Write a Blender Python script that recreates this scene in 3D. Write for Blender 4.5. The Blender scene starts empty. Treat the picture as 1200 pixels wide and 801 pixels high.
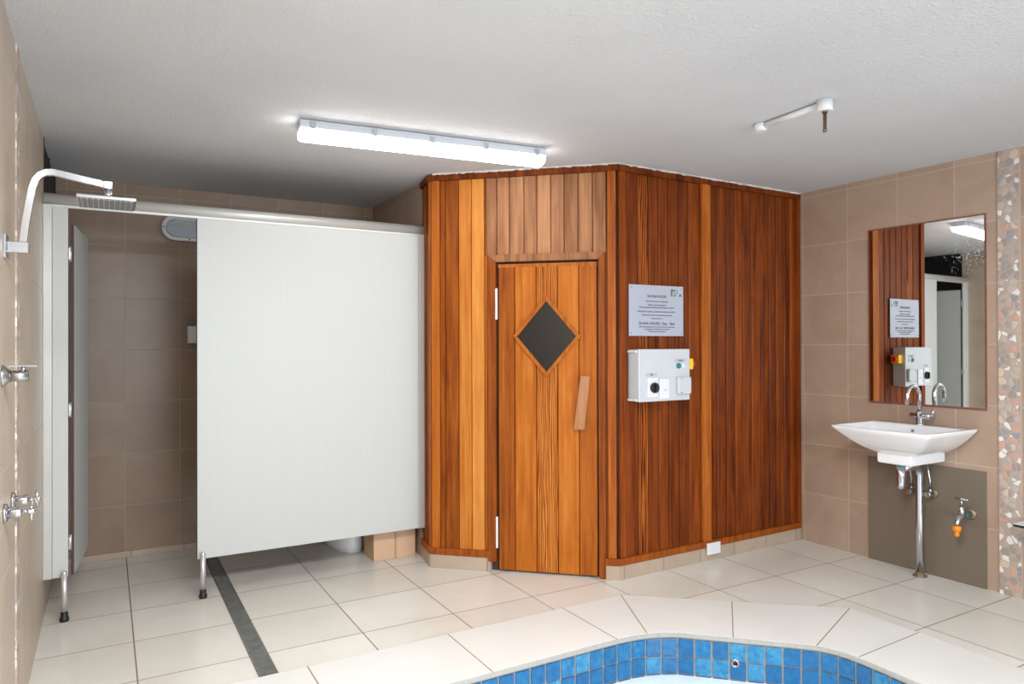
import bpy, bmesh, math, random
from mathutils import Vector, Matrix
C = bpy.context.scene.collection
SC = bpy.context.scene
rnd = random.Random(7)

def lin(r, g, b):
    f = lambda c: (c/255/12.92) if c/255 <= 0.04045 else ((c/255+0.055)/1.055)**2.4
    return (f(r), f(g), f(b), 1.0)

# ------------------------------------------------------------------ camera
CAMH = 1.37
F_PX, YAW, PITCH, ROLL = 823.755, 0.5232, 0.0047, -0.0030
cd = bpy.data.cameras.new('camera'); cam = bpy.data.objects.new('camera', cd); C.objects.link(cam)
cd.sensor_fit = 'HORIZONTAL'; cd.sensor_width = 36.0; cd.lens = F_PX/1200*36
cd.clip_start = 0.02
cy, sy = math.cos(YAW), math.sin(YAW)
fw = Vector((sy*math.cos(PITCH), cy*math.cos(PITCH), math.sin(PITCH)))
rt = Vector((cy, -sy, 0)); up = rt.cross(fw)
r2 = rt*math.cos(ROLL)+up*math.sin(ROLL); u2 = -rt*math.sin(ROLL)+up*math.cos(ROLL)
cam.matrix_world = Matrix(((r2.x, u2.x, -fw.x, 0), (r2.y, u2.y, -fw.y, 0), (r2.z, u2.z, -fw.z, CAMH), (0, 0, 0, 1)))
SC.camera = cam

# ------------------------------------------------------------------ world, lights, exposure
w = bpy.data.worlds.new('world'); SC.world = w; w.use_nodes = True
bg = w.node_tree.nodes['Background']; bg.inputs[0].default_value = (0.80, 0.90, 1.0, 1); bg.inputs[1].default_value = 1.0
LAMP_STRENGTH = 10.5
def area(name, loc, rot, sx, sy_, power, col):
    l = bpy.data.lights.new(name, 'AREA'); l.shape = 'RECTANGLE'; l.size = sx; l.size_y = sy_; l.energy = power; l.color = col
    o = bpy.data.objects.new(name, l); C.objects.link(o); o.location = loc; o.rotation_euler = rot
    return o
PI = math.pi
# daylight coming in through the wide unseen window of the rear wall, and an added overhead fill light, out of view
area('window_daylight', (1.9, -2.35, 1.35), (PI/2, 0, 0), 2.8, 1.5, 100, (0.80, 0.90, 1.0))
area('fill_light_rear', (0.65, 0.8, 2.38), (0, 0, 0), 1.3, 0.5, 88, (0.94, 0.97, 1.0))
SC.view_settings.view_transform = 'Standard'
SC.view_settings.look = 'None'
SC.view_settings.exposure = 0.45
SC.view_settings.gamma = 1.0
SC.view_settings.use_curve_mapping = False

# ------------------------------------------------------------------ node helpers
class NT:
    def __init__(s, name):
        s.m = bpy.data.materials.new(name); s.m.use_nodes = True; s.t = s.m.node_tree; s.n = s.t.nodes
        s.b = s.n['Principled BSDF']; s.out = s.n['Material Output']
    def new(s, k, **kw):
        x = s.n.new(k)
        for a, v in kw.items(): setattr(x, a, v)
        return x
    def link(s, a, b): s.t.links.new(a, b)
    def math(s, op, a, b=None, c=None, clamp=False):
        x = s.new('ShaderNodeMath', operation=op); x.use_clamp = clamp
        for i, v in enumerate((a, b, c)):
            if v is None: continue
            if isinstance(v, (int, float)): x.inputs[i].default_value = v
            else: s.link(v, x.inputs[i])
        return x.outputs[0]
    def mix(s, fac, a, b, blend='MIX'):
        x = s.new('ShaderNodeMix', data_type='RGBA', blend_type=blend)
        for sock, v in ((x.inputs[0], fac), (x.inputs[6], a), (x.inputs[7], b)):
            if isinstance(v, (int, float, tuple)): sock.default_value = v
            else: s.link(v, sock)
        return x.outputs[2]
    def ramp(s, fac, stops):
        x = s.new('ShaderNodeValToRGB'); e = x.color_ramp.elements
        while len(e) < len(stops): e.new(0.5)
        for i, (p, c) in enumerate(stops): e[i].position = p; e[i].color = c
        s.link(fac, x.inputs[0]); return x.outputs[0]
    def bump(s, h, strength=0.2, dist=0.01):
        x = s.new('ShaderNodeBump'); x.inputs['Strength'].default_value = strength; x.inputs['Distance'].default_value = dist
        s.link(h, x.inputs['Height']); s.link(x.outputs[0], s.b.inputs['Normal'])
    def noise(s, vec, scale, detail=4, rough=0.5, dist=0.0):
        x = s.new('ShaderNodeTexNoise'); x.inputs['Scale'].default_value = scale; x.inputs['Detail'].default_value = detail
        x.inputs['Roughness'].default_value = rough; x.inputs['Distortion'].default_value = dist
        if vec is not None: s.link(vec, x.inputs['Vector'])
        return x.outputs[0]
    def comb(s, a, b, c):
        x = s.new('ShaderNodeCombineXYZ')
        for i, v in enumerate((a, b, c)):
            if isinstance(v, (int, float)): x.inputs[i].default_value = v
            else: s.link(v, x.inputs[i])
        return x.outputs[0]
    def pos(s):
        g = s.new('ShaderNodeNewGeometry'); x = s.new('ShaderNodeSeparateXYZ'); s.link(g.outputs['Position'], x.inputs[0])
        return g.outputs['Position'], x.outputs[0], x.outputs[1], x.outputs[2]

def simple(name, col, rough=0.5, metal=0.0, coat=0.0, var=0.06, vscale=12.0, bumps=0.0, spec=None, emis=0.0):
    t = NT(name); b = t.b
    p, x, y, z = t.pos()
    n = t.noise(p, vscale, 3)
    c1 = tuple(min(1, c*(1+var)) for c in col[:3])+(1,); c0 = tuple(c*(1-var) for c in col[:3])+(1,)
    t.link(t.ramp(n, [(0.3, c0), (0.7, c1)]), b.inputs['Base Color'])
    b.inputs['Roughness'].default_value = rough; b.inputs['Metallic'].default_value = metal
    b.inputs['Coat Weight'].default_value = coat
    if spec is not None: b.inputs['Specular IOR Level'].default_value = spec
    if bumps: t.bump(t.noise(p, vscale*6, 3), bumps, 0.003)
    if emis: b.inputs['Emission Color'].default_value = col; b.inputs['Emission Strength'].default_value = emis
    return t.m

def tile_mat(name, ax, o1, p1, oz, pz, base, base2, grout, rough=0.35, gw=0.0022, second='z', cloud=2.2):
    """rectangular tiles in world metres: pitch p1 along axis ax from o1, pitch pz along the second axis from oz"""
    t = NT(name); p, x, y, z = t.pos()
    a = {'x': x, 'y': y}[ax]; c = {'z': z, 'y': y}[second]
    u = t.math('DIVIDE', t.math('SUBTRACT', a, o1), p1); v = t.math('DIVIDE', t.math('SUBTRACT', c, oz), pz)
    def edge(q, per):
        d = t.math('ABSOLUTE', t.math('SUBTRACT', t.math('FRACT', q), 0.5))     # 0.5 at the joints
        return t.math('GREATER_THAN', d, 0.5-gw/per)
    m = t.math('MAXIMUM', edge(u, p1), edge(v, pz))
    cell = t.comb(t.math('FLOOR', u), t.math('FLOOR', v), 3.0)
    wn = t.new('ShaderNodeTexWhiteNoise'); t.link(cell, wn.inputs[0])
    off = t.new('ShaderNodeVectorMath', operation='MULTIPLY_ADD'); t.link(wn.outputs['Color'], off.inputs[0]); off.inputs[1].default_value = (9, 9, 9); t.link(p, off.inputs[2])
    n1 = t.noise(off.outputs[0], cloud, 7, 0.6, 0.9)
    col = t.ramp(n1, [(0.32, base), (0.68, base2)])
    tone = t.math('MULTIPLY_ADD', wn.outputs['Value'], 0.07, 0.965)
    col = t.mix(1.0, col, t.comb(tone, tone, tone), 'MULTIPLY')
    col = t.mix(m, col, grout)
    t.link(col, t.b.inputs['Base Color'])
    t.link(t.math('MULTIPLY_ADD', m, 0.4, rough), t.b.inputs['Roughness'])
    h = t.math('SUBTRACT', t.math('MULTIPLY', n1, 0.12), m)
    t.bump(h, 0.35, 0.0015)
    return t.m

M = {}
WB, WB2, GR = lin(158, 134, 116), lin(172, 149, 131), lin(186, 174, 160)
M['tile_right'] = tile_mat('brown_wall_tile_right', 'y', 2.243, 0.3335, 0.0, 0.342, lin(164, 138, 119), lin(178, 153, 134), GR)
M['tile_left'] = tile_mat('brown_wall_tile_left', 'y', 2.677, 0.3335, -0.01, 0.332, lin(178,162,143), lin(192,176,157), GR)
M['tile_back'] = tile_mat('brown_wall_tile_back', 'x', 0.105, 0.322, 0.0, 0.337, lin(134, 110, 90), lin(150, 124, 102), lin(170,156,140), gw=0.0018)  # cubicle shade put into this darker copy of the wall tile colour
M['tile_alcove'] = tile_mat('brown_wall_tile_alcove', 'y', 4.55, 0.333, -0.01, 0.34, WB, WB2, GR)
M['floor'] = tile_mat('cream_floor_tile', 'x', 1.060, 0.475, 4.589, 0.4388, lin(216, 211, 200), lin(227, 223, 215), lin(128, 112, 98), rough=0.24, gw=0.0028, second='y', cloud=1.4)
M['skirt'] = tile_mat('skirting_tile', 'x', 2.62, 0.31, -0.2, 0.9, lin(168, 148, 130), lin(184, 164, 146), lin(120,106,94), rough=0.35)
M['taupe'] = simple('taupe_panel', lin(116, 104, 90), 0.42, var=0.025, vscale=3)
M['white_plastic'] = simple('white_plastic', lin(222, 223, 225), 0.32, var=0.02)
M['grey_plastic'] = simple('light_grey_plastic', lin(196, 199, 203), 0.38, var=0.02)
M['lamp_body'] = simple('lamp_body_grey', lin(214, 218, 226), 0.45, var=0.02)
M['clip'] = simple('steel_clip', lin(190, 192, 196), 0.3, 0.8, var=0.03)
M['ceramic'] = simple('white_ceramic', lin(244, 244, 246), 0.08, coat=0.6, var=0.01)
M['black'] = simple('black_rubber', lin(24, 23, 23), 0.5)
M['dark_core'] = simple('dark_laminate_core', lin(66, 50, 44), 0.6)
M['alum'] = simple('satin_aluminium', lin(205, 205, 203), 0.34, 0.55, var=0.02)
M['alum_white'] = simple('pale_aluminium_rail', lin(198, 197, 192), 0.32, 0.25, var=0.02)
M['chrome'] = simple('chrome', lin(205, 208, 214), 0.12, 1.0, var=0.03)
M['chrome_dull'] = simple('dull_chrome', lin(178, 178, 178), 0.24, 1.0, var=0.12, vscale=25)
M['corroded'] = simple('corroded_brass', lin(140, 124, 96), 0.5, 0.6, var=0.3, vscale=60)
M['teal'] = simple('teal_verdigris', lin(74, 150, 158), 0.45, 0.3, var=0.2, vscale=60)
M['orange'] = simple('orange_plastic', lin(240, 140, 20), 0.35)
M['yellow'] = simple('yellow_plastic', lin(238, 196, 20), 0.35)
M['red'] = simple('red_plastic', lin(206, 44, 22), 0.3)
M['green'] = simple('teal_green_button', lin(20, 128, 128), 0.3)
M['ink'] = simple('dark_print', lin(62, 64, 74), 0.6)
M['label'] = simple('grey_label', lin(176, 180, 190), 0.4)
M['sign'] = simple('brushed_silver_sign', lin(176, 181, 194), 0.42, 0.1, var=0.03, vscale=4)
M['sign_box'] = simple('pale_sign_logo_ground', lin(172, 186, 186), 0.4)
M['black_glass'] = simple('black_glass', lin(10, 9, 9), 0.55, var=0.3, vscale=9)
M['dark_glass'] = simple('dark_sauna_glass', lin(14, 13, 12), 0.22, var=0.12, vscale=8)
M['card'] = simple('brown_cardboard', lin(208, 172, 140), 0.8, var=0.04)
M['tape'] = simple('cardboard_seam', lin(150, 112, 86), 0.7)
M['copper'] = simple('aged_copper', lin(128, 104, 88), 0.42, 0.7, var=0.2, vscale=80)
M['drain'] = simple('steel_drain', lin(128, 128, 122), 0.4, 0.5, var=0.18, vscale=22)
M['frost'] = simple('blue_grey_diffuser', lin(160, 176, 190), 0.25, var=0.06)
M['lens_louvre'] = simple('white_louvre', lin(205, 205, 205), 0.3)
M['mirror_edge'] = simple('rusted_mirror_edge', lin(122, 78, 66), 0.6, var=0.25, vscale=60)
M['cap'] = simple('grey_shower_face', lin(120, 124, 128), 0.5)

def partition_mat(name, col):
    t = NT(name); p, x, y, z = t.pos()
    s = t.math('SINE', t.math('MULTIPLY', x, 330))
    n = t.noise(t.comb(t.math('MULTIPLY', x, 160), y, t.math('MULTIPLY', z, 2.0)), 1.0, 2)
    col2 = tuple(c*0.975 for c in col[:3])+(1,)
    f = t.math('MULTIPLY_ADD', s, 0.12, n)
    t.link(t.ramp(f, [(0.35, col2), (0.65, col)]), t.b.inputs['Base Color'])
    t.b.inputs['Roughness'].default_value = 0.42
    return t.m
M['partition'] = partition_mat('off_white_laminate', lin(195, 196, 193))

def ceiling_mat():
    t = NT('textured_ceiling_paint'); p, x, y, z = t.pos()
    n = t.noise(p, 70, 5, 0.6)
    n2 = t.noise(p, 1.2, 3)
    t.link(t.ramp(n2, [(0.3, lin(196, 197, 199)), (0.7, lin(204, 205, 207))]), t.b.inputs['Base Color'])
    t.b.inputs['Roughness'].default_value = 0.85
    t.bump(n, 0.9, 0.006)
    return t.m
M['ceiling'] = ceiling_mat()
M['plaster'] = simple('ragged_white_plaster', lin(206, 200, 194), 0.9, var=0.2, bumps=0.6)

def wood(name, dark, mid, light, rough=0.46):
    t = NT(name)
    at = t.new('ShaderNodeAttribute'); at.attribute_name = 'plank'
    sep = t.new('ShaderNodeSeparateColor'); t.link(at.outputs['Color'], sep.inputs[0])
    tone, seed, fig = sep.outputs[0], sep.outputs[1], sep.outputs[2]
    tc = t.new('ShaderNodeTexCoord'); sx = t.new('ShaderNodeSeparateXYZ'); t.link(tc.outputs['Object'], sx.inputs[0])
    along = t.math('MULTIPLY', t.math('ADD', sx.outputs[0], t.math('MULTIPLY', sx.outputs[1], -1.0)), 1.0)
    z = sx.outputs[2]
    sh = t.math('MULTIPLY', seed, 37.0)
    v1 = t.comb(t.math('ADD', t.math('MULTIPLY', along, 26), sh), sh, t.math('MULTIPLY', z, 1.6))
    broad = t.noise(v1, 1.0, 4, 0.55, 0.3)
    v2 = t.comb(t.math('ADD', t.math('MULTIPLY', along, 170), sh), sh, t.math('MULTIPLY', z, 3.0))
    fine = t.noise(v2, 1.0, 5, 0.65, 0.25)
    wv = t.new('ShaderNodeTexWave'); wv.wave_type = 'BANDS'; wv.bands_direction = 'X'
    wv.inputs['Scale'].default_value = 1.0; wv.inputs['Distortion'].default_value = 14.0; wv.inputs['Detail'].default_value = 2.5; wv.inputs['Detail Scale'].default_value = 0.8
    t.link(t.comb(t.math('ADD', t.math('MULTIPLY', along, 22), sh), sh, t.math('MULTIPLY', z, 1.9)), wv.inputs['Vector'])
    cath = t.math('MULTIPLY', t.math('SUBTRACT', wv.outputs['Fac'], 0.5), t.math('MULTIPLY', fig, 0.55))
    blot = t.noise(t.comb(t.math('ADD', t.math('MULTIPLY', along, 9), sh), sh, t.math('MULTIPLY', z, 3.2)), 1.0, 3, 0.6, 0.8)
    f = t.math('ADD', t.math('MULTIPLY', broad, 0.50), t.math('MULTIPLY', fine, 0.38))
    f = t.math('ADD', f, t.math('MULTIPLY', blot, 0.24))
    f = t.math('ADD', f, cath)
    f = t.math('ADD', f, t.math('MULTIPLY', t.math('SUBTRACT', tone, 0.5), 0.62))
    t.link(t.ramp(f, [(0.18, dark), (0.52, mid), (0.85, light)]), t.b.inputs['Base Color'])
    t.b.inputs['Roughness'].default_value = rough
    t.b.inputs['Specular IOR Level'].default_value = 0.16
    t.bump(fine, 0.25, 0.002)
    return t.m
M['wood'] = wood('cedar_lining', lin(92, 38, 8), lin(162, 84, 28), lin(210, 136, 62))
M['wood_gold'] = wood('golden_cedar', lin(114, 50, 9), lin(180, 100, 32), lin(218, 148, 72))
M['wood_top'] = wood('weathered_cedar', lin(124, 78, 48), lin(184, 132, 94), lin(216, 168, 128))
M['wood_red'] = wood('red_cedar', lin(70, 24, 5), lin(146, 70, 20), lin(210, 128, 54))  # redder stain, with part of the right face's grazing shade in its colour
M['wood_handle'] = wood('bleached_handle_wood', lin(140, 92, 60), lin(178, 126, 88), lin(200, 150, 110), 0.55)

def pebble():
    t = NT('pebble_mosaic'); p, x, y, z = t.pos()
    vm = t.new('ShaderNodeVectorMath', operation='MULTIPLY'); t.link(p, vm.inputs[0]); vm.inputs[1].default_value = (1, 1, 0.92)
    wob = t.new('ShaderNodeTexNoise'); wob.inputs['Scale'].default_value = 40; t.link(p, wob.inputs['Vector'])
    add = t.new('ShaderNodeVectorMath', operation='MULTIPLY_ADD'); t.link(wob.outputs['Color'], add.inputs[0]); add.inputs[1].default_value = (0.01,)*3; t.link(vm.outputs[0], add.inputs[2])
    v = t.new('ShaderNodeTexVoronoi'); v.inputs['Scale'].default_value = 30; t.link(add.outputs[0], v.inputs['Vector'])
    e = t.new('ShaderNodeTexVoronoi'); e.feature = 'DISTANCE_TO_EDGE'; e.inputs['Scale'].default_value = 30; t.link(add.outputs[0], e.inputs['Vector'])
    sc = t.new('ShaderNodeSeparateColor'); t.link(v.outputs['Color'], sc.inputs[0])
    r = t.new('ShaderNodeValToRGB'); r.color_ramp.interpolation = 'CONSTANT'
    cols = [(0, lin(166, 152, 142)), (.22, lin(184, 162, 150)), (.40, lin(228, 222, 216)), (.60, lin(190, 174, 160)), (.74, lin(160, 146, 136)), (.84, lin(202, 158, 140)), (.90, lin(206, 186, 162)), (.96, lin(150, 150, 152))]
    el = r.color_ramp.elements
    while len(el) < len(cols): el.new(0.5)
    for i, (q, c) in enumerate(cols): el[i].position = q; el[i].color = c
    t.link(sc.outputs[0], r.inputs[0])
    m = t.math('LESS_THAN', e.outputs['Distance'], 0.07)
    t.link(t.mix(m, r.outputs[0], lin(176, 162, 152)), t.b.inputs['Base Color'])
    t.b.inputs['Roughness'].default_value = 0.4
    t.bump(t.math('MINIMUM', e.outputs['Distance'], 0.2), 0.6, 0.01)
    return t.m
M['pebble'] = pebble()

def mirror_mat():
    t = NT('aged_mirror'); p, x, y, z = t.pos()
    g = t.b; g.inputs['Base Color'].default_value = (0.86, 0.88, 0.87, 1); g.inputs['Metallic'].default_value = 1; g.inputs['Roughness'].default_value = 0.015
    d = t.new('ShaderNodeBsdfPrincipled'); d.inputs['Base Color'].default_value = lin(198, 204, 206); d.inputs['Roughness'].default_value = 0.7
    # silvering lost in specks towards the upper corner away from the sauna
    n = t.noise(p, 95, 5, 0.7, 0.4)
    n2 = t.noise(t.comb(t.math('MULTIPLY', x, 1), t.math('MULTIPLY', y, 9), t.math('MULTIPLY', z, 2.0)), 3.0, 3)
    cx = t.math('DIVIDE', t.math('SUBTRACT', y, 2.12), 0.28); cz = t.math('DIVIDE', t.math('SUBTRACT', z, 1.88), 0.26)
    r = t.math('SQRT', t.math('ADD', t.math('MULTIPLY', cx, cx), t.math('MULTIPLY', cz, cz)))
    region = t.math('SUBTRACT', 1.0, r, clamp=True)
    s = t.math('ADD', t.math('MULTIPLY', region, 0.20), t.math('MULTIPLY', n, t.math('MULTIPLY_ADD', n2, 0.4, 0.8)))
    mask = t.math('MULTIPLY', t.math('GREATER_THAN', s, 0.73), 0.6)
    mx = t.new('ShaderNodeMixShader'); t.link(mask, mx.inputs[0]); t.link(g.outputs[0], mx.inputs[1]); t.link(d.outputs[0], mx.inputs[2])
    t.link(mx.outputs[0], t.out.inputs[0])
    return t.m
M['mirror'] = mirror_mat()

def pool_tile():
    t = NT('blue_pool_tile')
    at = t.new('ShaderNodeAttribute'); at.attribute_name = 'plank'
    sep = t.new('ShaderNodeSeparateColor'); t.link(at.outputs['Color'], sep.inputs[0])
    p, x, y, z = t.pos()
    n = t.noise(p, 38, 4, 0.6, 0.5)
    f = t.math('ADD', t.math('MULTIPLY', sep.outputs[0], 0.26), t.math('MULTIPLY', n, 0.75))
    t.link(t.ramp(f, [(0.15, lin(8, 72, 126)), (0.5, lin(24, 108, 158)), (0.9, lin(84, 166, 196))]), t.b.inputs['Base Color'])
    t.b.inputs['Roughness'].default_value = 0.12
    t.bump(n, 0.2, 0.003)
    return t.m
M['pool_tile'] = pool_tile()
M['pool_grout'] = simple('pool_grout', lin(150, 148, 140), 0.8, var=0.15, vscale=40)
def coping_mat():
    t = NT('cream_coping_tile'); p, x, y, z = t.pos()
    n = t.noise(p, 2.2, 4)
    t.link(t.ramp(n, [(0.3, lin(221, 220, 214)), (0.7, lin(228, 227, 222))]), t.b.inputs['Base Color'])
    t.b.inputs['Roughness'].default_value = 0.3
    return t.m
M['coping'] = coping_mat()
M['coping_joint'] = simple('brown_grout', lin(150, 130, 108), 0.8)
M['coping_edge'] = simple('coping_worn_edge', lin(164, 162, 156), 0.6, var=0.08, vscale=60)
def water_mat():
    t = NT('spa_water'); p, x, y, z = t.pos()
    n = t.noise(p, 6, 4, 0.6, 0.6)
    t.link(t.ramp(n, [(0.3, lin(214, 230, 238)), (0.7, lin(240, 245, 248))]), t.b.inputs['Base Color'])  # foam and ceiling reflection are put into this whitish base colour
    t.b.inputs['Roughness'].default_value = 0.08
    t.bump(t.noise(p, 12, 3), 0.25, 0.01)
    return t.m
M['water'] = water_mat()
def lens():
    t = NT('lit_diffuser'); t.b.inputs['Base Color'].default_value = (0.9, 0.9, 0.9, 1)
    t.b.inputs['Emission Color'].default_value = (1.0, 0.985, 0.96, 1); t.b.inputs['Emission Strength'].default_value = LAMP_STRENGTH
    return t.m
M['lens'] = lens()
M['lens'].name = 'lit_diffuser'

# ------------------------------------------------------------------ mesh helpers
class MB:
    """collects shapes; build() links them as ONE mesh object"""
    def __init__(s, M_=None): s.bm = bmesh.new(); s.M = M_ or Matrix.Identity(4); s.lay = s.bm.loops.layers.color.new('plank')
    def _xf(s, vs, M2=None):
        for v in vs: v.co = s.M @ ((M2 @ v.co) if M2 else v.co)
    def paint(s, faces, col):
        for f in faces:
            for l in f.loops: l[s.lay] = (*col, 1)
    def box(s, c, d, bev=0.0, seg=2, rot=None, mi=0, tone=None):
        r = bmesh.ops.create_cube(s.bm, size=1.0); vs = r['verts']
        for v in vs: v.co = Vector((v.co.x*d[0], v.co.y*d[1], v.co.z*d[2]))
        if bev:
            es = {e for v in vs for e in v.link_edges}
            q = bmesh.ops.bevel(s.bm, geom=list(es), offset=bev, segments=seg, affect='EDGES', profile=0.5)
            vs = list({v for f in q['faces'] for v in f.verts} | {v for v in vs if v.is_valid})
        fs = {f for v in vs for f in v.link_faces}
        T = Matrix.Translation(c) @ (rot.to_4x4() if rot else Matrix.Identity(4))
        s._xf(vs, T)
        for f in fs: f.material_index = mi
        s.paint(fs, tone or (rnd.random(), rnd.random(), rnd.random()))
        return s
    def prism(s, pts, h0, h1, mi=0, axis='z', bev=0.0, tone=None):
        def P(a, b, h): return {'z': (a, b, h), 'y': (a, h, b), 'x': (h, a, b)}[axis]
        lo = [s.bm.verts.new(P(a, b, h0)) for a, b in pts]; hi = [s.bm.verts.new(P(a, b, h1)) for a, b in pts]
        fs = [s.bm.faces.new(lo), s.bm.faces.new(hi)]
        n = len(pts)
        for i in range(n): fs.append(s.bm.faces.new((lo[i], lo[(i+1) % n], hi[(i+1) % n], hi[i])))
        vs = lo+hi
        if bev:
            es = {e for f in fs for e in f.edges}
            q = bmesh.ops.bevel(s.bm, geom=list(es), offset=bev, segments=2, affect='EDGES')
            vs = list({v for f in q['faces'] for v in f.verts} | {v for v in vs if v.is_valid}); fs = {f for v in vs for f in v.link_faces}
        s._xf(vs)
        for f in fs: f.material_index = mi
        s.paint(fs, tone or (rnd.random(), rnd.random(), rnd.random()))
        return s
    def tube(s, pts, r, n=16, mi=0, square=False, caps=True):
        pts = [Vector(p) for p in pts]; rings = []
        rr = r if isinstance(r, (list, tuple)) else [r]*len(pts)
        d0 = (pts[1]-pts[0]).normalized(); a = d0.orthogonal().normalized()
        if square:
            ref = Vector((0, 1, 0)) if abs(d0.y) < 0.9 else Vector((0, 0, 1)); a = (ref-d0*ref.dot(d0)).normalized()
        for i, p in enumerate(pts):
            if i == 0: d = d0
            elif i == len(pts)-1: d = (pts[-1]-pts[-2]).normalized()
            else: d = ((pts[i]-pts[i-1]).normalized()+(pts[i+1]-pts[i]).normalized()).normalized()
            a = (a-d*a.dot(d)).normalized(); b = d.cross(a); ring = []
            k = 4 if square else n
            for j in range(k):
                t = 2*PI*(j+(0.5 if square else 0))/k
                q = rr[i]*(1.3 if square else 1.0)
                ring.append(s.bm.verts.new(p+a*math.cos(t)*q+b*math.sin(t)*q))
            rings.append(ring)
        fs = []
        for i in range(len(rings)-1):
            k = len(rings[i])
            for j in range(k): fs.append(s.bm.faces.new((rings[i][j], rings[i][(j+1) % k], rings[i+1][(j+1) % k], rings[i+1][j])))
        if caps: fs += [s.bm.faces.new(rings[0][::-1]), s.bm.faces.new(rings[-1])]
        s._xf([v for r_ in rings for v in r_])
        for f in fs: f.material_index = mi; f.smooth = not square and len(f.verts) == 4
        s.paint(fs, (rnd.random(), rnd.random(), rnd.random()))
        return s
    def cyl(s, a, b, r, n=24, mi=0): return s.tube([a, b], r, n, mi)
    def lathe(s, prof, c=(0, 0, 0), axis='z', n=28, mi=0):
        """prof: list of (radius, height)"""
        rings = []
        for r, h in prof:
            ring = []
            for j in range(n):
                t = 2*PI*j/n; x, y = r*math.cos(t), r*math.sin(t)
                q = {'z': (x, y, h), 'x': (h, x, y), 'y': (x, h, y)}[axis]
                ring.append(s.bm.verts.new(Vector(c)+Vector(q)))
            rings.append(ring)
        fs = []
        for i in range(len(rings)-1):
            for j in range(n): fs.append(s.bm.faces.new((rings[i][j], rings[i][(j+1) % n], rings[i+1][(j+1) % n], rings[i+1][j])))
        fs += [s.bm.faces.new(rings[0][::-1]), s.bm.faces.new(rings[-1])]
        s._xf([v for r_ in rings for v in r_])
        for f in fs: f.material_index = mi; f.smooth = len(f.verts) == 4
        return s
    def loft(s, rings, cap0=True, cap1=True, mi=0, smooth=True):
        R = [[s.bm.verts.new(p) for p in r] for r in rings]; k = len(R[0]); fs = []
        for i in range(len(R)-1):
            for j in range(k): fs.append(s.bm.faces.new((R[i][j], R[i][(j+1) % k], R[i+1][(j+1) % k], R[i+1][j])))
        for f in fs: f.smooth = smooth
        if cap0: fs.append(s.bm.faces.new(R[0][::-1]))
        if cap1: fs.append(s.bm.faces.new(R[-1]))
        s._xf([v for r_ in R for v in r_])
        for f in fs: f.material_index = mi
        return s
    def build(s, name, mats, parent=None, label=None, auto=None):
        bmesh.ops.recalc_face_normals(s.bm, faces=s.bm.faces)
        me = bpy.data.meshes.new(name); s.bm.to_mesh(me); s.bm.free()
        for m in (mats if isinstance(mats, (list, tuple)) else [mats]): me.materials.append(m)
        o = bpy.data.objects.new(name, me); C.objects.link(o)
        if parent is not None:
            o.parent = parent
            if parent.type == 'EMPTY' or True: o.matrix_parent_inverse = WORLD(parent).inverted()
        if label: o['label'] = label
        return o
def WORLD(o):
    m = Matrix.Translation(o.location) @ o.rotation_euler.to_matrix().to_4x4()
    return (WORLD(o.parent) @ o.matrix_parent_inverse @ m) if o.parent else m
def thing(name, label, cat, loc, group=None):
    o = bpy.data.objects.new(name, None); C.objects.link(o); o.location = loc; o.empty_display_size = 0.1
    o['label'] = label; o['category'] = cat
    if group: o['group'] = group
    return o
def tag(o, label, cat, group=None):
    o['label'] = label; o['category'] = cat
    if group: o['group'] = group
    return o
def struct(o, label=None):
    o['kind'] = 'structure'
    if label: o['label'] = label
    return o
def text(name, body, size, M_, mat, parent, align='CENTER', ext=0.0004, squeeze=1.0):
    cu = bpy.data.curves.new(name, 'FONT'); cu.body = body; cu.size = size; cu.align_x = align; cu.align_y = 'CENTER'; cu.extrude = ext
    tmp = bpy.data.objects.new(name, cu); C.objects.link(tmp)
    bpy.context.view_layer.update()
    me = bpy.data.meshes.new_from_object(tmp.evaluated_get(bpy.context.evaluated_depsgraph_get()))
    bpy.data.objects.remove(tmp); me.name = name
    me.transform(Matrix.Diagonal((squeeze, 1, 1, 1))); me.transform(M_)
    me.materials.clear(); me.materials.append(mat)
    o = bpy.data.objects.new(name, me); C.objects.link(o); o.parent = parent; o.matrix_parent_inverse = WORLD(parent).inverted()
    return o
def lines_text(name, rows, M_fn, mat, parent):
    """several printed rows joined in one lettering mesh"""
    bm = bmesh.new()
    for body, size, pos in rows:
        cu = bpy.data.curves.new('t', 'FONT'); cu.body = body; cu.size = size; cu.align_x = 'CENTER'; cu.align_y = 'CENTER'; cu.extrude = 0.0003
        tmp = bpy.data.objects.new('t', cu); C.objects.link(tmp); bpy.context.view_layer.update()
        me = bpy.data.meshes.new_from_object(tmp.evaluated_get(bpy.context.evaluated_depsgraph_get())); bpy.data.objects.remove(tmp)
        me.transform(M_fn(pos)); bm.from_mesh(me); bpy.data.meshes.remove(me)
    me = bpy.data.meshes.new(name); bm.to_mesh(me); bm.free(); me.materials.append(mat)
    o = bpy.data.objects.new(name, me); C.objects.link(o); o.parent = parent; o.matrix_parent_inverse = WORLD(parent).inverted()
    return o
def frame(o, u):
    """local frame on a vertical face: x = along u (left to right seen from the front), y = into the wall, z = up"""
    u = Vector((u[0], u[1], 0)).normalized(); n = Vector((-u.y, u.x, 0))
    return Matrix(((u.x, n.x, 0, o[0]), (u.y, n.y, 0, o[1]), (0, 0, 1, 0), (0, 0, 0, 1)))

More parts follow.
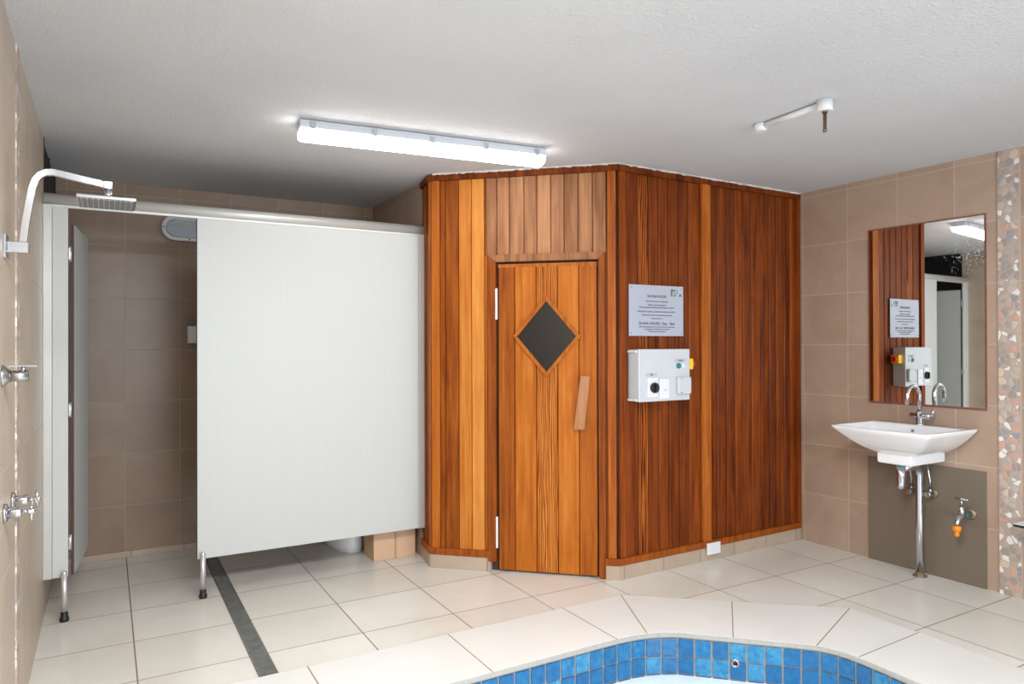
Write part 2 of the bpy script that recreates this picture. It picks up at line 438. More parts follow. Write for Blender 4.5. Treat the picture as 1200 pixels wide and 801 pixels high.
# ------------------------------------------------------------------ room shell
ZC = 2.43
XL = -0.275
YB = 5.22
RX = lambda y: 4.227+0.026*(3.32-y)          # right wall, very slightly splayed
YR = -2.4
def quadmesh(name, quads, mats, label=None, mis=None):
    bm = bmesh.new()
    for i, q in enumerate(quads):
        f = bm.faces.new([bm.verts.new(p) for p in q])
        if mis: f.material_index = mis[i]
    me = bpy.data.meshes.new(name); bm.to_mesh(me); bm.free()
    for m in (mats if isinstance(mats, list) else [mats]): me.materials.append(m)
    o = bpy.data.objects.new(name, me); C.objects.link(o); return struct(o, label)

# pool outlines
def arc(cx, cy_, r, a0, a1, n):
    return [(cx+r*math.cos(math.radians(a0+(a1-a0)*i/n)), cy_+r*math.sin(math.radians(a0+(a1-a0)*i/n))) for i in range(n+1)]
PY1, PX1 = 2.575, 2.82
def bez(p0, p1, p2, p3, n):
    o = []
    for i in range(n+1):
        t = i/n; q = (1-t)
        o.append(tuple(q**3*a+3*q*q*t*b+3*q*t*t*c+t**3*d for a, b, c, d in zip(p0, p1, p2, p3)))
    return o
inner = []
inner += bez((1.88, PY1), (2.10, PY1), (2.20, 2.575), (2.335, 2.485), 8)
inner += [(2.335+(2.735-2.335)*i/6, 2.485+(2.10-2.485)*i/6) for i in range(1, 6)]
inner += bez((2.735, 2.10), (2.83, 2.01), (2.825, 1.90), (2.815, 1.68), 8)
inner += [(2.815, 1.45), (2.815, 1.2), (2.815, 1.0)]
inner += arc(2.515, 0.75, 0.3, 0, -90, 6)[0:]
inner += arc(1.05, 0.75, 0.3, -90, -180, 6)
inner += arc(1.05, 2.275, 0.3, 180, 90, 6)
inner += [(1.3, PY1), (1.6, PY1)]
def offset(poly, d):
    n = len(poly); out = []
    for i in range(n):
        a, b, c = Vector(poly[i-1]), Vector(poly[i]), Vector(poly[(i+1) % n])
        n1 = (b-a).normalized(); n2 = (c-b).normalized(); t = (n1+n2).normalized(); nn = Vector((-t.y, t.x))   # clockwise -> left is outside
        out.append(tuple(b+nn*d))
    return out
outer = [(2.416, 3.015), (3.305, 2.268), (3.305, 1.0), (3.305, 0.35), (0.5, 0.05), (0.30, 0.05), (0.30, 3.015)]
def fill(loops, z, name, mat, hmake=None):
    bm = bmesh.new(); es = []
    for lp in loops:
        vs = [bm.verts.new((x, y, z)) for x, y in lp]
        es += [bm.edges.new((vs[i], vs[(i+1) % len(vs)])) for i in range(len(vs))]
    bmesh.ops.triangle_fill(bm, edges=es, use_beauty=True, use_dissolve=False)
    for f in bm.faces:
        if f.normal.z < 0: f.normal_flip()
    return bm
room = [(XL, YR), (RX(YR), YR), (RX(YB), YB), (XL, YB)]
bm = fill([room, offset(inner, 0.05)], 0.0, 'floor', None)
me = bpy.data.meshes.new('floor'); bm.to_mesh(me); bm.free(); me.materials.append(M['floor'])
fl = bpy.data.objects.new('floor', me); C.objects.link(fl); struct(fl, 'cream tiled floor with thin brown grout lines')
quadmesh('ceiling', [[(XL-.1, YR, ZC), (XL-.1, YB+.1, ZC), (RX(YB)+.1, YB+.1, ZC), (RX(YR)+.1, YR, ZC)]], M['ceiling'], 'rough textured off-white painted ceiling')
# left wall, with the dark high window recess beyond the cubicle partition
W0, W1, WZ = 4.25, 5.205, 1.15
ql = [[(XL, YR, 0), (XL, W0, 0), (XL, W0, ZC), (XL, YR, ZC)], [(XL, W0, 0), (XL, W1, 0), (XL, W1, WZ), (XL, W0, WZ)], [(XL, W1, 0), (XL, YB, 0), (XL, YB, ZC), (XL, W1, ZC)],
      ]
quadmesh('wall_left', ql, M['tile_left'], 'brown tiled wall on the left with shower fittings')
b = MB(); b.box((XL-.018, (W0+W1)/2, (WZ+ZC)/2), (0.02, W1-W0+.02, ZC-WZ+.01)).box((XL-.010, (W0+W1)/2, (WZ+ZC)/2), (0.016, 0.03, ZC-WZ)).box((XL-.006, W0+.01, (WZ+ZC)/2), (0.016, 0.02, ZC-WZ)).box((XL-.006, W1-.01, (WZ+ZC)/2), (0.016, 0.02, ZC-WZ)).box((XL-.006, (W0+W1)/2, WZ+.01), (0.016, W1-W0, 0.02))
struct(b.build('window_1', M['black_glass']), 'black glazed high opening in the left wall behind the partition')
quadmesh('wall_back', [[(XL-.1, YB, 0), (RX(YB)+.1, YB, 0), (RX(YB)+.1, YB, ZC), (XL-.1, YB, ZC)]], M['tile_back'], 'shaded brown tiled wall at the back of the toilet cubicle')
quadmesh('wall_right', [[(RX(YR), YR, 0), (RX(YB), YB, 0), (RX(YB), YB, ZC), (RX(YR), YR, ZC)]], M['tile_right'], 'brown tiled wall on the right behind the basin')
# rear wall with a wide window opening, its frame and bright panes (behind the camera)
XR = RX(YR); wx0, wx1, wz0, wz1 = 0.45, 3.95, 0.55, 2.15
quadmesh('wall_rear', [[(XL, YR, 0), (XR, YR, 0), (XR, YR, wz0), (XL, YR, wz0)], [(XL, YR, wz1), (XR, YR, wz1), (XR, YR, ZC), (XL, YR, ZC)],
    [(XL, YR, wz0), (wx0, YR, wz0), (wx0, YR, wz1), (XL, YR, wz1)], [(wx1, YR, wz0), (XR, YR, wz0), (XR, YR, wz1), (wx1, YR, wz1)]], M['tile_back'])
b = MB()
for x in (wx0, (wx0+wx1)/2, wx1): b.box((x, YR, (wz0+wz1)/2), (0.05, 0.06, wz1-wz0))
for z in (wz0, wz1): b.box(((wx0+wx1)/2, YR, z), (wx1-wx0+0.05, 0.06, 0.05))
struct(b.build('window_2', M['alum']))
# tiled side wall of the toilet alcove, running back from the sauna corner
XA = 1.775
b = MB(); b.prism([(XA, 4.25), (XA, YB), (XA+.1, YB), (XA+.1, 4.30)], 0, ZC)
struct(b.build('wall_alcove', M['tile_alcove']), 'narrow tiled side wall between the sauna and the toilet cubicle')
# skirting tiles
b = MB(); b.box(((XL+XA)/2, YB-.006, 0.02), (XA-XL, 0.012, 0.04), 0.003)
struct(b.build('baseboard_back', M['skirt']), 'thin pale tile skirting along the back wall')
# pebble strips
b = MB(); y0, y1 = 1.913, 2.016
b.prism([(RX(y0)-.006, y0), (RX(y1)-.006, y1), (RX(y1)+.01, y1), (RX(y0)+.01, y0)], 0.0, ZC)
struct(b.build('trim_1', M['pebble']), 'vertical strip of pebble mosaic on the right wall')
b = MB(); b.box((XL, 3.035, ZC/2), (0.008, 0.105, ZC))
struct(b.build('trim_2', M['pebble']), 'vertical strip of pebble mosaic on the left wall')
# ragged plaster line where the sauna meets the ceiling
b = MB()
for (p0, p1) in (((1.74, 4.02), (2.58, 3.245)), ((2.58, 3.245), (4.22, 3.27))):
    n = 60; pts = []
    for i in range(n+1):
        t = i/n; pts.append((p0[0]+(p1[0]-p0[0])*t, p0[1]+(p1[1]-p0[1])*t-0.012-0.014*rnd.random()))
    for i in range(n):
        q = [pts[i], pts[i+1], (pts[i+1][0]+.02, pts[i+1][1]+.07), (pts[i][0]+.02, pts[i][1]+.07)]
        b.prism(q, ZC-0.008-0.004*rnd.random(), ZC+0.002)
struct(b.build('trim_3', M['plaster']), 'ragged line of white plaster between sauna and ceiling')

# ------------------------------------------------------------------ spa pool
pool = thing('spa_pool', 'sunken spa pool with blue tiled band and cream tile surround in the foreground', 'pool', (1.9, 1.7, 0))
TH = 0.016
# coping tiles: segments cut by joints, one mesh
segs = []
b = MB()
top = fill([outer, inner], TH, '', None)
vmap = [b.bm.verts.new(v.co) for v in top.verts]; top.verts.ensure_lookup_table()
for f in top.faces: b.bm.faces.new([vmap[v.index] for v in f.verts])
top.free()
for lp, in ((outer,), (inner,)):
    n = len(lp)
    for i in range(n):
        p, q = lp[i], lp[(i+1) % n]
        b.bm.faces.new([b.bm.verts.new((*p, 0.0 if lp is outer else -0.006)), b.bm.verts.new((*q, 0.0 if lp is outer else -0.006)), b.bm.verts.new((*q, TH)), b.bm.verts.new((*p, TH))])
b.build('coping', M['coping'], pool, 'smooth cream tiles round the pool edge')
joints = [((1.388, 3.015), (1.388, 2.575)), ((2.036, 3.015), (2.036, 2.570)), ((2.416, 3.015), (2.200, 2.552)), ((2.86, 2.642), (2.512, 2.314)), ((3.305, 2.268), (2.768, 2.062)), ((3.305, 1.913), (2.822, 1.895)),
          ((0.735, 3.015), (0.735, 2.3)), ((3.305, 1.3), (2.815, 1.3)), ((3.305, 0.8), (2.81, 0.8))]
for (p, q) in joints:
    p, q = Vector((*p, 0)), Vector((*q, 0)); d = (q-p); m = (p+q)/2
    jb = MB(); jb.box((m.x, m.y, TH-.0005), (d.length, 0.005, 0.0022), rot=Matrix.Rotation(math.atan2(d.y, d.x), 3, 'Z')); jb.build('coping_joint', M['coping_joint'], pool)
# worn bullnose edge under the coping lip
lip = offset(inner, -0.008)
b = MB(); n = len(inner)
for i in range(n):
    p, q, r_, s_ = inner[i], inner[(i+1) % n], lip[(i+1) % n], lip[i]
    for zs in ((TH-.001, TH-.001, TH-.006, TH-.006),):
        b.bm.faces.new([b.bm.verts.new((*p, zs[0])), b.bm.verts.new((*q, zs[1])), b.bm.verts.new((*r_, zs[2])), b.bm.verts.new((*s_, zs[3]))])
    b.bm.faces.new([b.bm.verts.new((*s_, TH-.006)), b.bm.verts.new((*r_, TH-.006)), b.bm.verts.new((*r_, -.004)), b.bm.verts.new((*s_, -.004))])
bmesh.ops.remove_doubles(b.bm, verts=b.bm.verts, dist=1e-5)
b.build('edge_grout', M['coping_edge'], pool)
# pool wall shell
b = MB(); depth = -0.95
for i in range(n):
    p, q = inner[i], inner[(i+1) % n]
    b.bm.faces.new([b.bm.verts.new((*p, depth)), b.bm.verts.new((*q, depth)), b.bm.verts.new((*q, -.002)), b.bm.verts.new((*p, -.002))])
b.bm.faces.new([b.bm.verts.new((*p, depth)) for p in inner])
bmesh.ops.remove_doubles(b.bm, verts=b.bm.verts, dist=1e-5)
b.build('shell', M['pool_grout'], pool)
# tiles following the curve, 2 rows
cum = [0]
for i in range(n): cum.append(cum[-1]+(Vector(inner[(i+1) % n])-Vector(inner[i])).length)
Lp = cum[-1]
def at_len(s):
    s %= Lp
    for i in range(n):
        if cum[i+1] >= s:
            t = (s-cum[i])/max(1e-9, cum[i+1]-cum[i]); p, q = Vector(inner[i]), Vector(inner[(i+1) % n]); return p.lerp(q, t)
N = round(Lp/0.0775); step = Lp/N
b = MB()
ROWH = 0.083
rws = ((-0.012, -0.012-ROWH+.006), (-0.012-ROWH, -0.012-2*ROWH+.006), (-0.012-2*ROWH, -0.012-3*ROWH+.006))
for k in range(N):
    a, c = at_len((k+.055)*step), at_len((k+.945)*step); d = (c-a).normalized(); nn = Vector((d.y, -d.x))     # clockwise loop: right is inside
    m = (a+c)/2
    for (z1, z0) in rws:
        tone = (rnd.random(), 0, 0)
        jit = nn*(0.004+0.001*rnd.random())
        b.box((m.x+jit.x, m.y+jit.y, (z0+z1)/2), ((c-a).length, 0.006, z1-z0), 0.002, 2, rot=Matrix.Rotation(math.atan2(d.y, d.x), 3, 'Z'), tone=tone)
o = b.build('tile_band', M['pool_tile'], pool, 'glossy blue square waterline tiles')
WZL = -0.180
bm = fill([offset(inner, -0.001)], WZL, '', None)
me = bpy.data.meshes.new('water'); bm.to_mesh(me); bm.free(); me.materials.append(M['water'])
o = bpy.data.objects.new('water', me); C.objects.link(o); o.parent = pool; o.matrix_parent_inverse = WORLD(pool).inverted(); o['label'] = 'pale spa water with the ceiling reflection in its colour'
# jet fitting at px(862,776)
jc = Vector((2.519, 2.310, -0.100)); dirn = Vector((-0.69, -0.72, 0)).normalized()
Mj = Matrix.Translation(jc) @ dirn.to_track_quat('Z', 'Y').to_matrix().to_4x4()
b = MB(Mj); b.lathe([(0.020, 0.0), (0.021, 0.008), (0.018, 0.014), (0.011, 0.014), (0.010, 0.004)], n=24); j = b.build('jet', M['chrome_dull'], pool, 'round chrome air jet')
b = MB(Mj); b.lathe([(0.0105, 0.003), (0.0105, 0.0125)], n=20); b.build('opening', M['black'], j)

# ------------------------------------------------------------------ floor drain
dr = thing('floor_drain', 'long grey metal channel drain set in the floor running under the partition', 'drain', (0.585, 4.1, 0))
b = MB(); b.box((0.585, (3.02+5.2)/2, 0.0012), (0.078, 5.2-3.02, 0.003)); b.build('channel', M['black'], dr)
b = MB()
yy = 3.025
while yy < 5.2:
    b.box((0.585, yy, 0.0035), (0.066, 0.0045, 0.003)); yy += 0.0085
b.box((0.5495, (3.02+5.2)/2, 0.0032), (0.006, 2.18, 0.004)).box((0.6205, (3.02+5.2)/2, 0.0032), (0.006, 2.18, 0.004))
g = b.build('grate', M['drain'], dr); 

# ------------------------------------------------------------------ sauna cabin
A0, A1, A2 = Vector((1.785, 4.25)), Vector((1.745, 4.03)), Vector((2.590, 3.250))
AR = Vector((RX(3.29)-.002, 3.283))
sauna = thing('sauna_cabin', 'cedar-lined corner sauna cabin with angled door face between cubicle and basin wall', 'sauna', (2.9, 3.9, 0))
ud = (A2-A1).normalized(); UL = (A2-A1).length
FC = frame(A1, ud)                         # chamfer face frame: x=u, y=into, z=up
FR = frame(A2, (AR-A2)); RL = (AR-A2).length
FL = frame(A0, (A1-A0)); LL = (A1-A0).length
def planks(b, us, z0, z1, tones=None, thick=0.014, gap=0.0030, vg=0.006, figs=None):
    for i in range(len(us)-1):
        a, c = us[i]+gap/2, us[i+1]-gap/2
        tone = (tones[i] if tones else rnd.uniform(0.25, 0.75), rnd.random(), (figs[i] if figs else rnd.uniform(0, 0.6)))
        v = min(vg, (c-a)*0.3)
        b.prism([(a, thick), (a, 0.005), (a+v*0.7, 0), (c-v*0.7, 0), (c, 0.005), (c, thick)], z0, z1, tone=tone)
def strip(b, u0, u1, z0, z1, y0, y1, bev=0.003, tone=None):
    b.box(((u0+u1)/2, (y0+y1)/2, (z0+z1)/2), (u1-u0, y1-y0, z1-z0), bev, 2, tone=tone)
ZT = 2.395
# left section of the angled face
b = MB(FC); planks(b, [0.058, 0.092, 0.178, 0.260, 0.342, 0.366], 0.11, ZT, [0.35, 0.28, 0.78, 0.88, 0.6], figs=[.1, .1, .1, .15, .1])
b.build('wall_panel', M['wood_gold'], sauna, 'golden vertical cedar boards left of the door')
# over the door
b = MB(FC); planks(b, [0.342, 0.421, 0.501, 0.589, 0.669, 0.754, 0.834, 0.918, 1.002, 1.084], 1.913, ZT, [0.3, 0.45, 0.55, 0.4, 0.62, 0.45, 0.3, 0.5, 0.4], figs=[.2, .1, .3, .2, .3, .2, .1, .4, .1])
b.build('wall_panel', M['wood_top'], sauna, 'short brown boards above the door')
# right of the door
b = MB(FC); planks(b, [1.074, 1.092], 0.11, 1.95, [0.3]); b.build('wall_panel', M['wood'], sauna, 'narrow board strip right of the door')
# right hand face
def ru(x): return x-2.590
gx = [2.650, 2.747, 2.829, 2.91, 2.991, 3.08, 3.161, 3.262, 3.33, 3.411, 3.499, 3.58, 3.658, 3.74, 3.834, 3.916, 3.992, 4.070, 4.14, 4.20]
tn = [0.38, 0.56, 0.40, 0.54, 0.36, 0.28, 0.52, 0.55, 0.28, 0.38, 0.30, 0.50, 0.42, 0.50, 0.32, 0.22, 0.44, 0.26, 0.4]
fg = [.1, .9, .2, .3, .2, .1, .3, .1, .3, .6, .2, .5, .3, .2, .1, .4, .2, .1, .2]
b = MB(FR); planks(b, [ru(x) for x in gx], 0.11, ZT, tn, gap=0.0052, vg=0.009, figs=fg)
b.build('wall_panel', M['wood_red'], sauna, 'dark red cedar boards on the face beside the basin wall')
# left hand return face
b = MB(FL); planks(b, [0.0, 0.09, LL-0.03], 0.11, ZT, [0.4, 0.3]); b.build('wall_panel', M['wood'], sauna)
# corner strips and battens, each its own
def batten(F, u0, u1, z0, z1, y0, y1, mat='wood', tone=None, name='batten'):
    b = MB(F); strip(b, u0, u1, z0, z1, y0, y1, 0.003, tone); return b.build(name, M[mat], sauna)
batten(FC, 0.006, 0.058, 0.12, ZT, -0.010, 0.012, 'wood_gold', (0.62, 0.3, 0.2))
batten(FL, LL-0.045, LL-0.004, 0.12, ZT, -0.010, 0.012, 'wood_gold', (0.4, 0.5, 0.2))
batten(FL, 0.06, 0.085, 0.12, ZT, -0.008, 0.004, 'wood', (0.5, 0.1, 0.2))
batten(FC, 1.090, 1.139, 0.125, ZT, -0.014, 0.012, 'wood', (0.62, 0.8, 0.5))
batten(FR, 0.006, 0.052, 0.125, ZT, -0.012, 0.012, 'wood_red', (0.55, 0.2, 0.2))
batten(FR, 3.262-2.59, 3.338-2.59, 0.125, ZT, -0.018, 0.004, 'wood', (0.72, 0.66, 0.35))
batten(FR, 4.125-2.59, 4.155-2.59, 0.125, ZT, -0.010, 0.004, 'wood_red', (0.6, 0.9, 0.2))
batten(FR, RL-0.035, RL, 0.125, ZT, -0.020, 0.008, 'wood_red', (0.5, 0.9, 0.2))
# cornice strips
for F, u0, u1, tn_ in ((FC, -0.004, UL+0.008, 0.3), (FR, -0.004, RL, 0.25), (FL, 0, LL+0.004, 0.3)):
    b = MB(F); strip(b, u0, u1, ZT-.008, ZC-.006, -0.024, 0.012, 0.003, (tn_, rnd.random(), 0.1)); b.build('cornice', M['wood_red'], sauna)
# bottom rails and tile plinth
for F, u0, u1 in ((FC, -0.004, 0.385), (FC, 1.074, UL+0.008), (FR, -0.004, RL), (FL, 0, LL+0.004)):
    b = MB(F); strip(b, u0, u1, 0.083, 0.124, -0.020, 0.010, 0.004, (0.55, rnd.random(), 0.3)); b.build('bottom_rail', M['wood'], sauna)
    b = MB(F); strip(b, u0+.002, u1-.002, 0.0, 0.083, -0.013, 0.03, 0.002); b.build('plinth', M['skirt'], sauna, 'beige tile plinth under the boards')
# carcass behind the lining (roof and wall cores)
b = MB(); b.prism([(1.80, 4.24), (1.765, 4.045), (2.07, 3.765), (2.07, 3.80), (1.90, 4.3)], 0.0, ZC-.004)
b.prism([(2.54, 3.335), (2.607, 3.275), (4.20, 3.300), (4.20, 3.36), (2.62, 3.36)], 0.0, ZC-.004)
b.prism([(1.80, 4.24), (1.765, 4.045), (2.600, 3.270), (4.20, 3.300), (4.20, 3.42), (2.65, 3.40), (1.95, 4.1)], 1.905, ZC-.004)
b.build('carcass', M['dark_core'], sauna)
# architrave
for u0, u1, z0, zi, zo in ((0.366, 0.417, 0.06, 1.874, 1.918), (1.077, 1.037, 0.004, 1.874, 1.918)):
    b = MB(FC); b.prism([(u0, z0), (u1, z0), (u1, zi), (u0, zo)], -0.017, 0.03, axis='y', bev=0.003, tone=(0.45, rnd.random(), 0.3)); b.build('architrave', M['wood'], sauna)
b = MB(FC); b.prism([(0.366, 1.918), (1.077, 1.918), (1.037, 1.874), (0.417, 1.874)], -0.018, 0.03, axis='y', bev=0.003, tone=(0.3, .7, .2)); b.build('architrave', M['wood_top'], sauna)
# door
D0, D1, DZ0, DZ1 = 0.428, 1.029, 0.014, 1.862
b = MB(FC); planks(b, [D0, 0.531, 0.663, 0.793, 0.920, D1], DZ0, DZ1-.02, [0.42, 0.66, 0.58, 0.7, 0.55], thick=0.03, vg=0.006, figs=[.3, .1, .95, .2, .5])
strip(b, D0, D1, DZ1-.022, DZ1, -0.001, 0.03, 0.002, (0.6, 0.2, 0.1))
door = b.build('door', M['wood_gold'], sauna, 'orange cedar door with a diamond window')
dcx, dcz, hw, hh = 0.727, 1.422, 0.207, 0.245
def ring_frame(b, cx, cz, hw, hh, t, y0, y1):
    o_ = [(cx-hw, cz), (cx, cz+hh), (cx+hw, cz), (cx, cz-hh)]; k = 1-t/(hw*hh/math.hypot(hw, hh)); i_ = [(cx+(x-cx)*k, cz+(z-cz)*k) for x, z in o_]
    for j in range(4):
        a, c = o_[j], o_[(j+1) % 4]; d, e = i_[(j+1) % 4], i_[j]
        b.prism([a, c, d, e], y0, y1, axis='y', bev=0.002, tone=(0.6, rnd.random(), 0.1))
    return i_
b = MB(FC); inn = ring_frame(b, dcx, dcz, hw, hh, 0.022, -0.014, 0.004)
b.build('window_frame', M['wood_gold'], door)
b = MB(FC); b.prism(inn, -0.003, 0.001, axis='y'); b.build('window_glass', M['dark_glass'], door, 'dark diamond-shaped pane')
# handle: tilted board on two blocks
b = MB(FC)
b.prism([(0.934, 1.190), (0.991, 1.190), (0.958, 0.874), (0.893, 0.874)], -0.048, -0.030, axis='y', bev=0.004, tone=(0.55, .3, .2))
b.box((0.951, -0.015, 1.165), (0.03, 0.032, 0.03)).box((0.930, -0.015, 0.905), (0.03, 0.032, 0.03))
b.build('handle', M['wood_handle'], door, 'pale worn wooden pull handle')
for z0, z1 in ((1.525, 1.715), (0.145, 0.335)):
    b = MB(FC); b.box((0.4215, -0.012, (z0+z1)/2), (0.013, 0.016, z1-z0), 0.003); b.build('hinge', M['white_plastic'], door, 'white painted hinge')
# black sheet behind the door, standing in for shade in the gap
b = MB(FC); b.box(((D0+D1)/2, 0.045, 0.94), (0.63, 0.02, 1.88)); b.build('door_gap_shade', M['black'], sauna)

# small white cover plate on the sauna plinth
b = MB(FR); b.box((3.343-2.59, -0.027, 0.077), (0.118, 0.012, 0.074), 0.004)
tag(b.build('cover_plate', M['white_plastic']), 'small blank white plate at the foot of the right sauna face', 'plate')

# ------------------------------------------------------------------ sign
sign = thing('sauna_sign', 'silver rules sign fixed to the red sauna boards above the control box', 'sign', (2.885, 3.2515, 1.575))
yF = 3.246
SF = Matrix.Translation((2.8855, yF, 1.5765)) @ Matrix.Rotation(PI/2, 4, 'X')
b = MB(); b.box((2.8855, yF+.003, 1.5765), (0.430, 0.005, 0.306), 0.001); b.build('plate', M['sign'], sign)
rows = [('SAUNA RULES', 0.024, (0, 0.086)), ('Please shower prior to using sauna', 0.0125, (0, 0.056)), ('Children must be supervised', 0.0125, (0, 0.034)),
        ('No unaccompanied children under the age of 16 years', 0.0125, (0, 0.019)), ('No alcohol or glass to be taken into sauna at any time', 0.0135, (0, -0.006)),
        ('No shaving or oils to be used in the sauna area', 0.0125, (0, -0.027)), ('Shower after use', 0.0125, (0, -0.047)), ('SAUNA HOURS : 7am - 9pm', 0.024, (0, -0.078)),
        ('Before leaving please return towels and leave the room tidy', 0.0115, (0, -0.098)), ('In emergency or fault please call reception', 0.0115, (0, -0.112)), ('Caution: surfaces may be hot', 0.0115, (0, -0.126))]
lines_text('lettering', rows, lambda p: SF @ Matrix.Translation((p[0], p[1], 0.0008)), M['ink'], sign)
b = MB(); b.box((3.041, yF, 1.688), (0.096, 0.001, 0.052)); lg = b.build('logo', M['sign_box'], sign, 'small line-drawn emblem in a pale box')
b = MB(); yl = yF-.001
b.box((2.999, yl, 1.690), (0.004, 0.001, 0.044)).box((3.008, yl, 1.694), (0.006, 0.001, 0.030)).box((3.020, yl, 1.671), (0.038, 0.001, 0.005)).box((3.018, yl, 1.704), (0.012, 0.001, 0.008))
b.prism([(3.062, 1.668), (3.086, 1.668), (3.074, 1.684)], yl-.0005, yl+.0005, axis='y')
b.tube([(3.038+.012*math.cos(t), yl, 1.694+.013*math.sin(t)) for t in [i*2*PI/20 for i in range(21)]], 0.0016, 6)
b.build('emblem', M['ink'], lg)
for x in (2.687, 3.083):
    for z in (1.441, 1.712):
        b = MB(); b.lathe([(0.004, 0), (0.004, -0.002), (0.002, -0.003)], (x, yF, z), 'y', 12); b.build('screw', M['chrome_dull'], sign)

# ------------------------------------------------------------------ control box
cb = thing('control_box', 'light grey sauna control box with dial, switches and red emergency stop below the sign', 'control box', (2.87, 3.2, 1.03))
bx0, bx1, by, bz0, bz1 = 2.665, 3.058, 3.150, 1.040, 1.343
b = MB(); b.box(((bx0+bx1)/2, (by+.03+3.2515)/2, (bz0+bz1)/2), (bx1-bx0, 3.2515-by-.03, bz1-bz0), 0.004); b.build('enclosure', M['grey_plastic'], cb)
b = MB(); b.box(((bx0+bx1)/2, by+.015, (bz0+bz1)/2), (bx1-bx0+.004, 0.03, bz1-bz0+.004), 0.005); lid = b.build('lid', M['grey_plastic'], cb)
for z in (bz0+.008, bz1-.012):
    b = MB(); b.box((bx0-.004, (by+3.2515)/2+.008, z), (0.012, 0.080, 0.014), 0.004); b.build('side_ridge', M['white_plastic'], cb)
b = MB(); b.box((2.7615, by-.004, 1.121), (0.076, 0.009, 0.116), 0.003); dp = b.build('dial_plate', M['white_plastic'], cb)
b = MB(); b.lathe([(0.030, 0.0), (0.030, -0.014), (0.027, -0.018)], (2.768, by-.008, 1.120), 'y', 28).box((2.768, by-.030, 1.120), (0.010, 0.014, 0.050), 0.003)
b.build('dial', M['black'], dp, 'round black dial')
b = MB(); b.box((2.8505, by-.004, 1.112), (0.077, 0.009, 0.118), 0.003); sp = b.build('switch_plate', M['white_plastic'], cb)
b = MB(); b.box((2.856, by-.010, 1.103), (0.018, 0.006, 0.010), 0.001); b.build('switch', M['grey_plastic'], sp)
b = MB(); b.box((2.998, by-.012, 1.126), (0.105, 0.026, 0.102), 0.007); cv = b.build('cover', M['grey_plastic'], cb, 'raised square cover')
for x, z in ((2.970, 1.166), (3.046, 1.166), (2.970, 1.086), (3.046, 1.086)):
    b = MB(); b.lathe([(0.003, 0), (0.003, -0.002)], (x, by-.025, z), 'y', 10); b.build('screw', M['black'], cv)
b = MB(); b.lathe([(0.0165, 0), (0.0165, -0.008), (0.014, -0.010)], (2.966, by, 1.245), 'y', 24); b.build('button', M['green'], cb, 'round teal push button')
b = MB(); b.box((3.003, by-.004, 1.245), (0.018, 0.010, 0.026), 0.002); b.build('indicator', M['white_plastic'], cb)
RX90 = Matrix.Rotation(PI/2, 4, 'X')
for nm, x, z, wd in (('Sauna', 2.983, 1.277, 0.085), ('Spa', 2.757, 1.197, 0.082)):
    b = MB(); b.box((x, by-.001, z), (wd, 0.002, 0.019)); l_ = b.build('label_strip', M['label'], cb)
    text('lettering', nm, 0.015, Matrix.Translation((x, by-.0025, z)) @ RX90, M['ink'], l_)
b = MB(); b.box((bx1+.027, 3.205, 1.253), (0.056, 0.062, 0.066), 0.004); es = b.build('emergency_stop', M['yellow'], cb, 'yellow block of the emergency stop')
b = MB(); b.lathe([(0.012, 0.050), (0.012, 0.060), (0.023, 0.062), (0.024, 0.074), (0.018, 0.082)], (bx1, 3.205, 1.253), 'x', 24); b.build('stop_button', M['red'], es, 'red mushroom button')

# ------------------------------------------------------------------ cubicle partition
cp = thing('cubicle_partition', 'off-white toilet cubicle partition with open door under a silver head rail', 'partition', (0.75, 4.2, 0))
PYc = 4.2
b = MB(); b.cyl((XL+.002, PYc, 2.110), (XA-.004, PYc, 2.110), 0.029, 28); b.box((0.75, PYc, 2.08), (XA-XL-.02, 0.018, 0.02), 0.002)
b.build('head_rail', M['alum_white'], cp, 'round pale aluminium head rail')
def panel(name, x0, x1, z0, z1, y0=PYc-.0065, y1=PYc+.0065, mat='partition', label=None, parent=cp):
    b = MB(); b.box(((x0+x1)/2, (y0+y1)/2, (z0+z1)/2), (x1-x0, y1-y0, z1-z0), 0.0012, 1); return b.build(name, M[mat], parent, label)
panel('panel', 0.430, 1.728, 0.205, 2.082, label='large off-white front panel')
panel('edge_strip', 0.4265, 0.4298, 0.205, 2.082, mat='dark_core')
panel('panel', -0.235, -0.168, 0.212, 2.082, label='narrow panel beside the left wall')
panel('wall_channel', XL+.001, -0.236, 0.212, 2.082, PYc-.014, PYc+.014, 'alum_white')
panel('wall_channel', 1.7285, XA-.003, 0.205, 2.082, PYc-.014, PYc+.014, 'alum_white')
for x in (-0.183, 0.455):
    b = MB(); b.cyl((x, PYc-.035, 0.045), (x, PYc-.035, 0.235), 0.0135, 20); b.lathe([(0.0135, 0.235), (0.0135, 0.238), (0.010, 0.247), (0.004, 0.251)], (x, PYc-.035, 0), 'z', 20)
    b.box((x, PYc-.017, 0.225), (0.018, 0.026, 0.03), 0.003)
    l_ = b.build('leg', M['alum'], cp, 'short silver pedestal leg')
    b = MB(); b.lathe([(0.019, 0.0), (0.021, 0.006), (0.021, 0.018), (0.016, 0.024), (0.017, 0.040), (0.0145, 0.048)], (x, PYc-.035, 0), 'z', 20); b.build('foot', M['black'], l_, 'black rubber foot')
dh = Vector((-0.150, PYc+.012)); de = Vector((-0.098, 4.745)); FD = frame(dh, de-dh); DL = (de-dh).length
b = MB(FD); b.box((DL/2, 0, (0.215+1.992)/2), (DL, 0.013, 1.992-.215), 0.001, 1); cdoor = b.build('door', M['partition'], cp, 'cubicle door standing open into the cubicle')
b = MB(FD); b.box((-0.002, 0, (0.215+1.992)/2), (0.004, 0.0135, 1.992-.215)); b.build('door_edge', M['dark_core'], cdoor)
